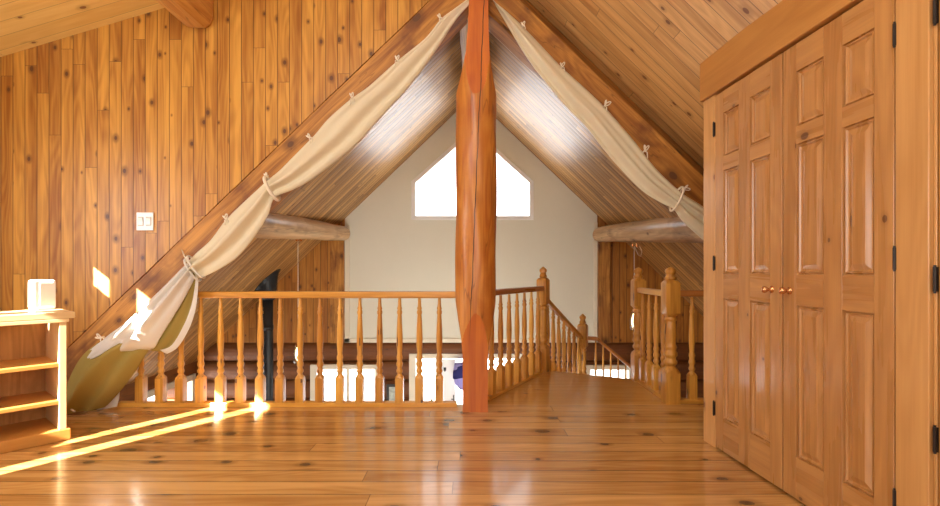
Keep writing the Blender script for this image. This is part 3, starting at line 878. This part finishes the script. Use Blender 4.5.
# ------------------------------------------------------------------ curtains
def smooth_st(st, sub=4):
    """Catmull-Rom through stations of floats"""
    out = []
    n = len(st)
    for i in range(n - 1):
        p0, p1, p2, p3 = st[max(i - 1, 0)], st[i], st[i + 1], st[min(i + 2, n - 1)]
        for k in range(sub):
            t = k / sub
            out.append([.5 * ((2 * b) + (-a + c) * t + (2 * a - 5 * b + 4 * c - d) * t * t + (-a + 3 * b - 3 * c + d) * t ** 3) for a, b, c, d in zip(p0, p1, p2, p3)])
    out.append(list(st[-1]))
    return out
def drape(name, stations, parent, mat, folds=4, amp=.016, belly=.06, nw=28, sub=5, ph=0., thick=.003, seed=1):
    """cloth hung along the rafter: each station gives upper and lower edge and the depth they hang at"""
    rr = random.Random(seed)
    fr = [(rr.uniform(.6, 1.3), rr.uniform(0, 6.28), rr.uniform(-.25, .25)) for _ in range(4)]
    st = smooth_st(stations, sub)
    bm = B()
    grid = []
    for i, (ux, uy, lx, ly, Yu, Yl, g) in enumerate(st):
        U, Lw = P(ux, uy, Yu), P(lx, ly, Yl)
        wd = (Lw - U).length
        row = []
        for k in range(nw + 1):
            w = k / nw
            p = U.lerp(Lw, w)
            s = sum(math.sin(6.283 * (folds * f * w + i * dv * .05) + f0 + ph) * (1.0 if q < 2 else .5) for q, (f, f0, dv) in enumerate(fr)) / 2.2
            a = amp * min(1., wd / .18)
            p.y += -belly * g * math.sin(math.pi * w) + s * a * (.35 + .65 * math.sin(math.pi * min(1, w * 1.02)))
            # ripples also move the cloth a little inside its own plane
            row.append(bm.verts.new(p))
        grid.append(row)
    for a, b in zip(grid, grid[1:]):
        for k in range(nw): bm.faces.new((a[k], a[k + 1], b[k + 1], b[k]))
    o = obj(name, bm, M[mat], parent, grain=(1, 0, 1), smooth=True)
    m = o.modifiers.new('solid', 'SOLIDIFY'); m.thickness = thick; m.offset = 0
    return o
def band(name, parent, upx, lpx, Y, r=.011, mat='string', depth=.07):
    U, Lw = P(*upx, Y), P(*lpx, Y)
    c = (U + Lw) / 2; h = (U - Lw) / 2
    h = h * 1.08
    bm = B(); n = 24
    tube(bm, [c + h * math.cos(2 * math.pi * k / n) + V((0, depth * math.sin(2 * math.pi * k / n), 0)) for k in range(n)], r, 8, closed=True)
    return obj(name, bm, M[mat], parent, grain=(1, 0, 0), smooth=True)
def bow(parent, px, py, Y, s=.04, ang=2.2, to=None):
    s *= .62; rb = random.Random(int(px)); ang += rb.uniform(-.3, .3)
    """a knotted tie string: two loops, two tails and the bit that reaches up to the rafter"""
    c = P(px, py, Y)
    k1 = (rb.uniform(.8, 1.6), rb.uniform(.3, .6)); e1 = V((math.cos(ang), 0, math.sin(ang))); e2 = V((-e1.z, 0, e1.x))
    bm = B()
    for sg in (-1, 1):
        pts = []
        q = k1[0] if sg < 0 else k1[1]
        for k in range(11):
            a = math.pi * 2 * k / 10
            pts.append(c + (e1 * (.5 - .5 * math.cos(a)) * s + e2 * (sg * .25 * (1 - math.cos(a)) + math.sin(a) * .22) * s * q) + V((0, -.006 * math.sin(a / 2), 0)))
        tube(bm, pts, .0042, 6)
        tl = [c, c - e1 * s * .25 + e2 * sg * s * .35 + V((0, -.01, 0)), c - e1 * s * .5 + e2 * sg * s * .45 + V((0, -.006, -.3 * s)), c - e1 * s * .5 + e2 * sg * s * .5 + V((0, -.004, -.8 * s))]
        tube(bm, tl, .004, 6)
    tube(bm, [c + V((0, .03, .004)), c + V((0, 0, .002)), c + V((0, -.008, 0))], .007, 8)
    if to is not None: tube(bm, [c, c.lerp(to, .5) + V((0, -.01, 0)), to], .0045, 6)
    return obj('tie_string', bm, M['string'], parent, grain=(1, 0, 0), smooth=True)

YC = 3.735
cl = thing('curtain', 'cream curtain tied along the left rafter and gathered down to the floor', 'curtain', P(95, 408, 3.62))
stL = [(471, -6, 472, 0, YC, YC, .2), (466, 0, 468, 6, YC, YC, .3), (454, 9, 460, 15, YC, YC, .4), (441, 19, 452, 26, YC, YC, .6), (424.7, 38.7, 440, 45, YC, YC, .8), (397, 61, 425, 67, YC, YC, 1), (369, 86, 406, 91, YC, YC, 1),
       (350, 99.6, 391, 107, YC, YC, 1), (328, 119, 372, 128, YC, YC, 1), (314, 135.5, 353, 148, YC, YC, 1.1), (290, 160, 313, 179, YC, 3.72, 1.1), (279, 171, 293, 190, YC, 3.71, .9), (268, 180, 275, 198, 3.72, 3.70, .7),
       (256, 191, 268, 216, 3.73, 3.70, .9), (240, 206, 254, 238, 3.73, 3.7, 1.1), (226, 220, 238, 257, 3.73, 3.7, 1.1), (211, 240, 220, 269, 3.73, 3.70, 1.), (198, 252, 206, 276, 3.72, 3.69, .8), (190, 260, 197, 279, 3.72, 3.69, .7)]
drape('curtain_panel', stL, cl, 'cloth', folds=2.4, amp=.03, belly=.05, seed=4)
# the white flare below the second tie
stF = [(190, 260, 195, 277, 3.70, 3.68, .7), (177, 273, 189, 290, 3.70, 3.66, 1.), (160, 290, 180, 306, 3.71, 3.65, 1.2), (142, 307, 168, 325, 3.71, 3.65, 1.3), (125, 323, 160, 338, 3.71, 3.64, 1.3), (107, 336, 155, 347, 3.71, 3.64, 1.3), (94, 349, 150, 350, 3.71, 3.66, 1.2)]
o = drape('curtain_flare', stF, cl, 'white_cloth', folds=2.6, amp=.026, belly=.06, seed=9); o['label'] = 'white flared cloth below the lower tie'
stG = [(193, 268, 197.5, 279, 3.715, 3.69, .3), (186, 281, 197, 294, 3.73, 3.69, .5), (176, 296, 193, 312, 3.735, 3.69, .7), (163, 315, 187, 330, 3.735, 3.69, .7), (150, 333, 177, 344, 3.735, 3.69, .7), (140, 346, 167, 353, 3.735, 3.69, .7)]
o = drape('lining', stG, cl, 'olive', folds=2., amp=.014, belly=.03, seed=12); o['label'] = 'olive green lining showing under the white cloth'
stH = [(196, 276, 198.5, 280, 3.68, 3.68, .3), (194.5, 290, 197.5, 296, 3.675, 3.675, .3), (191, 307, 195, 312, 3.675, 3.675, .3), (184, 325, 189, 329, 3.675, 3.675, .3), (172, 345, 178, 347, 3.675, 3.675, .3), (160, 350, 167, 354, 3.675, 3.675, .3)]
drape('border', stH, cl, 'white_cloth', folds=1., amp=.004, belly=.01, seed=3)
stO = [(98, 343, 156, 341, 3.70, 3.67, .5), (88, 351, 151, 347, 3.69, 3.66, 1.1), (79, 362, 144, 358, 3.68, 3.66, 1.8), (71, 378, 133, 375, 3.66, 3.66, 2.2), (66, 393, 121, 390, 3.65, 3.65, 2.2), (62, 403, 110, 402, 3.64, 3.64, 2.), (62, 410, 104, 407.5, 3.63, 3.63, 1.6)]
o = drape('curtain_tail', stO, cl, 'olive', folds=2.3, amp=.04, belly=.07, seed=33, nw=64); o['label'] = 'olive curtain end bunched on the floor'
stW = [(120, 384, 123, 383, 3.70, 3.70, .2), (108, 393, 120, 390, 3.70, 3.69, .5), (100, 402, 119, 399, 3.69, 3.68, .6), (97, 410, 117, 406.5, 3.68, 3.68, .5)]
drape('hem', stW, cl, 'white_cloth', folds=1.6, amp=.008, belly=.02, seed=5)
stK = [(118, 333, 128, 327, 3.66, 3.66, .2), (102, 341, 120, 345, 3.65, 3.62, 1.), (88, 352, 112, 352, 3.66, 3.62, 1.), (80, 362, 98, 357, 3.665, 3.64, .8)]
drape('turned_edge', stK, cl, 'white_cloth', folds=1.6, amp=.012, belly=.03, seed=15)
band('tie_band', cl, (266.5, 178), (277, 199), 3.71, .013, 'string', .085)
band('tie_band', cl, (186, 260), (199, 280), 3.70, .008, 'white_cloth', .055)
band('tie_band', cl, (189, 257), (203, 277), 3.70, .008, 'white_cloth', .058)
bow(cl, 266.5, 176, 3.70, .035, 1.9)
for px, py, s, a in ((440, 18, .045, 2.4), (397, 60, .05, 1.9), (352, 98, .06, 1.6), (310, 138, .05, 2.4), (226, 219, .05, 2.1)):
    bow(cl, px, py, 3.72, s, a)
bow(cl, 188, 262, 3.68, .05, 2.3, P(182, 250, 3.77))
bow(cl, 136, 318, 3.68, .045, .9)
bow(cl, 101, 338, 3.66, .06, 2.7)
bm = B(); tube(bm, [P(66, 404, 3.52), P(69, 408, 3.5), P(72, 410, 3.49), P(75, 411.5, 3.49)], .006, 6)
o = obj('tie_string', bm, M['string'], cl, grain=(1, 0, 0), smooth=True)

cr = thing('curtain', 'cream curtain tied along the right rafter and running behind the closet corner', 'curtain', P(690, 215, 3.7))
stR = [(483, -14, 490, -8, YC, YC, .3), (492, -1, 496, 6, YC, YC, .4), (507, 12, 508, 27, YC, YC, .6), (522, 26, 520, 48, YC, YC, .9), (543, 48, 532, 66, YC, YC, 1.), (562, 68, 546, 84, YC, YC, 1.), (583, 87, 566, 108, YC, YC, 1), (604, 107, 585, 127, YC, YC, 1),
       (620, 125, 601, 147, YC, YC, 1), (636, 144, 618, 167, YC, YC, 1.), (654, 167, 642, 191, YC, 3.71, 1.), (669, 182, 661, 203, YC, 3.70, .8), (679, 191, 673, 209, 3.72, 3.7, .6), (689, 198, 683, 222, 3.72, 3.70, .8), (702, 206, 702, 239, 3.73, 3.7, 1.), (722, 222, 722, 258, 3.73, 3.7, 1.), (748, 248, 742, 280, 3.73, 3.7, 1.)]
drape('curtain_panel', stR, cr, 'cloth', folds=2.6, amp=.03, belly=.05, seed=8)
band('tie_band', cr, (681, 188), (672, 210), 3.71, .008, 'string', .085)
for px, py, s, a in ((523, 26, .045, 1.6), (562, 67, .05, 1.6), (605, 106, .07, 1.4), (645, 151, .07, 1.6), (684, 189, .06, .6)):
    bow(cr, px, py, 3.72, s, a)

# ------------------------------------------------------------------ hanging lamps, stove pipe, small things beyond the loft
def pendant(x, y, ztop, zb, label, loop=False):
    t = thing('pendant_lamp', label, 'pendant lamp', (x, y, zb), 'lamps hung from the wall logs')
    bm = B()
    tube(bm, [(x, y, ztop), (x, y, zb + .24)], .0035, 6)
    if loop: tube(bm, [(x + .002, y, ztop), (x + .04, y - .01, ztop - .10), (x + .07, y - .01, ztop - .12), (x + .085, y - .01, ztop - .06), (x + .06, y, ztop + .0)], .003, 6)
    obj('cord', bm, M['string'], t, grain=(0, 0, 1))
    bm = B()
    for q in (-.02, .03): 
        tube(bm, [(x + q, y, ztop + .03), (x + q, y, ztop - .005), (x + q + .012, y, ztop - .012)], .006, 8)
    tube(bm, [(x - .03, y, ztop), (x + .05, y, ztop)], .005, 8)
    obj('hook', bm, M['brass'], t, grain=(0, 0, 1))
    bm = B()
    def ring(h, r): return [V((x + r * math.cos(2 * math.pi * k / 20), y + r * math.sin(2 * math.pi * k / 20), zb + h)) for k in range(20)]
    loft(bm, [ring(0, .045), ring(.03, .052), ring(.12, .05), ring(.19, .038), ring(.205, .028), ring(.19, .034), ring(.12, .046), ring(.03, .048), ring(.004, .041)], caps=False)
    sh = obj('lamp_shade', bm, M['lamp_glass'], t, grain=(0, 0, 1), smooth=True)
    bm = B(); loft(bm, [ring(.19, .03), ring(.215, .03), ring(.24, .012), ring(.25, .005)]); obj('cap', bm, M['brass'], sh, grain=(0, 0, 1), smooth=True)
    bm = B(); loft(bm, [ring(.03, .012), ring(.06, .026), ring(.11, .03), ring(.15, .022), ring(.19, .012)]); obj('bulb', bm, M['bulb'], sh, grain=(0, 0, 1), smooth=True)
    return t
s = NT('lit_bulb'); e = s.node('ShaderNodeEmission'); e.inputs[0].default_value = (1, .85, .6, 1); e.inputs[1].default_value = 7.
s.t.links.new(e.outputs[0], s.out.inputs[0]); M['bulb'] = s.m
pl = P(298., 240, 5.75); pendant(pl.x, 5.75, pl.z, H - (363 - 270) / F * 5.75, 'small glass pendant lamp hanging from the left log above the stairwell')
pr_ = P(634.2, 246, 5.6); pendant(pr_.x, 5.6, pr_.z, H - (330 - 270) / F * 5.6, 'small glass pendant lamp hanging from the right log behind the far newel', True)

sp = thing('stove_pipe', 'black stove pipe rising through the left ceiling slope behind the railing', 'stove pipe', (-2.65, 6.42, -2.5))
bm = B(); tube(bm, [(-2.65, 6.42, -2.5), (-2.65, 6.42, -.9), (-2.65, 6.42, .3), (-2.65, 6.42, .72)], .068, 24); pp = obj('pipe', bm, M['black'], sp, grain=(0, 0, 1), smooth=True)
bm = B()
tube(bm, [(-2.65, 6.42, .27), (-2.65, 6.42, .33)], .073, 24)
obj('pipe_joint', bm, M['black'], pp, grain=(0, 0, 1), smooth=True)
bm = B()
cx, cy = -2.65, 6.42
def roofring(r, zoff=0, z=None):
    out = []
    for k in range(24):
        a = 2 * math.pi * k / 24
        x, y = cx + r * math.cos(a), cy + r * math.sin(a)
        out.append(V((x, y, roof(x) + zoff if z is None else z)))
    return out
loft(bm, [roofring(.085, z=.66), roofring(.10, z=.68), roofring(.125, -.06), roofring(.145, -.012), roofring(.16, -.004)])
obj('roof_boot', bm, M['black'], sp, grain=(0, 0, 1))

# framed picture on the log wall between the windows
pf = thing('picture', 'small dark framed picture on the log wall seen between balusters', 'picture', (-1.075, YB - .06, -.66))
x0, x1, z0, z1 = -1.165, -.985, -.86, -.545
bm = B()
ring_frame(bm, [(x0, z0), (x1, z0), (x1, z1), (x0, z1)], YB - .075, .035, .03); pfr = obj('frame', bm, M['dark'], pf, grain=(1, 0, 0), bevel=.003)
bm = B(); box(bm, x0 + .03, x1 - .03, YB - .055, YB - .048, z0 + .03, z1 - .03); obj('print', bm, M['picture'], pfr, grain=(1, 0, 0))

# chair, plant and violet fabric outside / beside the glazed door
ch = thing('porch_chair', 'white slatted outdoor chair on the snow beyond the lower window', 'chair', (-2.72, 9.6, -2.6))
def wb(name, *a):
    bm = B(); box(bm, *a); return obj(name, bm, M['white'], ch, grain=(0, 0, 1), bevel=.008)
cx0, cx1 = -3.02, -2.42
for x in (cx0, cx1 - .05):
    for y in (9.35, 9.85): wb('leg', x, x + .05, y, y + .05, -2.6, -1.72 if y > 9.5 else -1.95)
wb('seat', cx0, cx1, 9.33, 9.92, -2.14, -2.09)
for x in (cx0 - .02, cx1 - .06): wb('armrest', x, x + .08, 9.30, 9.92, -1.95, -1.91)
for z in (-1.42, -1.28): pass
wb('backrest_rail', cx0, cx1, 9.86, 9.9, -1.40, -1.32)
wb('backrest_rail', cx0, cx1, 9.86, 9.9, -1.76, -1.70)
for i in range(6): wb('slat', cx0 + .04 + i * .095, cx0 + .085 + i * .095, 9.87, 9.89, -2.05, -1.34)
wb('post', cx0, cx0 + .05, 9.85, 9.91, -2.1, -1.25); wb('post', cx1 - .05, cx1, 9.85, 9.91, -2.1, -1.25)

plt = thing('potted_plant', 'slim leafy plant in a terracotta pot seen through the lower glazed door', 'plant', (-.62, 7.6, -1.75))
bm = B(); zb = -1.75; cxp, cyp = -.60, 7.6
def ring2(h, r): return [V((cxp + r * math.cos(2 * math.pi * k / 18), cyp + r * math.sin(2 * math.pi * k / 18), zb + h)) for k in range(18)]
loft(bm, [ring2(0, .08), ring2(.2, .11), ring2(.2, .12), ring2(.24, .12), ring2(.24, .10), ring2(.2, .1)]); obj('pot', bm, M['pot'], plt, grain=(0, 0, 1))
bm = B(); tube(bm, [(cxp, cyp, zb + .2), (cxp + .01, cyp, zb + .6), (cxp - .01, cyp, zb + 1.05)], .012, 8); obj('stem', bm, M['pot'], plt, grain=(0, 0, 1))
bm = B(); rr = random.Random(5)
for i in range(60):
    z = zb + .5 + rr.random() * .72; a = rr.uniform(0, 6.28); l = rr.uniform(.05, .13)
    c = V((cxp + rr.uniform(-.02, .02), cyp + rr.uniform(-.02, .02), z)); d = V((math.cos(a), math.sin(a), rr.uniform(.1, 1.))).normalized()
    sd = d.cross(V((0, 0, 1))).normalized() * l * .22
    vs = [bm.verts.new(c), bm.verts.new(c + d * l * .5 + sd), bm.verts.new(c + d * l + V((0, 0, -.02))), bm.verts.new(c + d * l * .5 - sd)]
    bm.faces.new(vs)
obj('foliage', bm, M['leaf'], plt, grain=(0, 0, 1))
bm = B(); box(bm, -.85, -.35, 7.3, 7.9, -2.6, -1.752)
o = obj('plant_stand', bm, M['siding'], grain=(0, 0, 1), base=(-.6, 7.6, -2.6), bevel=.01); tag(o, 'pale box the potted plant stands on outside the glazed door', 'stand', None, 'thing')

vf = thing('hanging_fabric', 'violet rounded fabric bundle with a dark top hanging behind the log post', 'fabric', (0, YB - .2, -.3))
bm = B()
cxv = -.015
rings = []
for h, r in ((-.58, .03), (-.56, .13), (-.5, .18), (-.42, .20), (-.34, .205), (-.27, .20), (-.21, .185)):
    rings.append([V((cxv + r * (1 + .06 * math.sin(5 * a)) * math.cos(a), YB - .28 + r * .55 * math.sin(a), h)) for a in [2 * math.pi * k / 28 for k in range(28)]])
loft(bm, rings); obj('bundle', bm, M['violet'], vf, grain=(0, 0, 1), smooth=True)
bm = B()
rings = []
for h, r in ((-.36, .212), (-.27, .21), (-.2, .19), (-.165, .15), (-.15, .05)):
    rings.append([V((cxv + r * (1 + .06 * math.sin(5 * a)) * math.cos(a), YB - .28 + r * .58 * math.sin(a), h + .06 * math.cos(a))) for a in [2 * math.pi * k / 28 for k in range(28)]])
loft(bm, rings); obj('top_cover', bm, M['dark_violet'], vf, grain=(0, 0, 1), smooth=True)
bm = B(); tube(bm, [(cxv, YB - .28, -.15), (cxv, YB - .2, -.1), (cxv, YB - .06, -.05)], .006, 8); obj('cord', bm, M['dark_violet'], vf, grain=(0, 0, 1))

# ------------------------------------------------------------------ light
w = bpy.data.worlds.new('World'); SC.world = w; w.use_nodes = True
bg = w.node_tree.nodes['Background']; bg.inputs[0].default_value = (.93, .97, 1.0, 1); bg.inputs[1].default_value = 3.0

def lamp(name, typ, loc, target, energy, col=(1, 1, 1), size=1., size_y=None):
    d = bpy.data.lights.new(name, typ); d.energy = energy; d.color = col
    if typ == 'AREA':
        d.size = size
        if size_y: d.shape = 'RECTANGLE'; d.size_y = size_y
    o = bpy.data.objects.new(name, d); COL.objects.link(o); o.location = loc
    o.rotation_euler = (V(target) - V(loc)).to_track_quat('-Z', 'Y').to_euler()
    return o
el = math.atan(.466)
sd = V((.575 * math.cos(el), .818 * math.cos(el), -math.sin(el)))
sun = lamp('sun', 'SUN', (0, 0, 8), V((0, 0, 8)) + sd, 62., (1., .97, .90)); sun.data.angle = math.radians(.35)
lamp('ceiling_fill', 'AREA', (-1.2, .5, 3.2), (-.9, 3.2, .9), 52, (1., .97, .88), 1.8, 1.2)  # area lamp added above the frame to brighten the loft
lamp('dormer_window_light', 'AREA', (-4.05, 1.7, 1.5), (1, 2.6, 1.0), 38, (.96, .99, 1.), 1.1, 1.3)
lamp('rear_fill', 'AREA', (-.2, -1.5, 1.6), (-.3, 3, 1.1), 52, (1., .98, .94), 2.2, 1.4)  # unseen fill added behind the camera; the rear wall has no window
lamp('great_room_fill', 'AREA', (0, 3.35, -1.25), (0, 6.9, 1.3), 92, (1., .98, .90), 2.4, 1.0)  # hidden lamp added under the loft to lift the gable wall

# ------------------------------------------------------------------ camera
cd = bpy.data.cameras.new('Camera'); cam = bpy.data.objects.new('Camera', cd); COL.objects.link(cam)
cam.location = (0, 0, H); cam.rotation_euler = (math.radians(90), 0, 0)
cd.sensor_width = 36; cd.lens = 36 * F / 940; cd.shift_y = 17 / 940; cd.clip_start = .05; cd.clip_end = 200
SC.camera = cam
SC.view_settings.view_transform = 'Standard'; SC.view_settings.look = 'None'
SC.view_settings.gamma = 1; SC.view_settings.exposure = .17; SC.view_settings.use_curve_mapping = False
try:
    SC.cycles.use_denoising = True; SC.cycles.max_bounces = 8; SC.cycles.diffuse_bounces = 5; SC.cycles.transparent_max_bounces = 12
    SC.cycles.sample_clamp_indirect = 6
except Exception: pass
for o in bpy.data.objects:
    if '_base' in o: del o['_base']
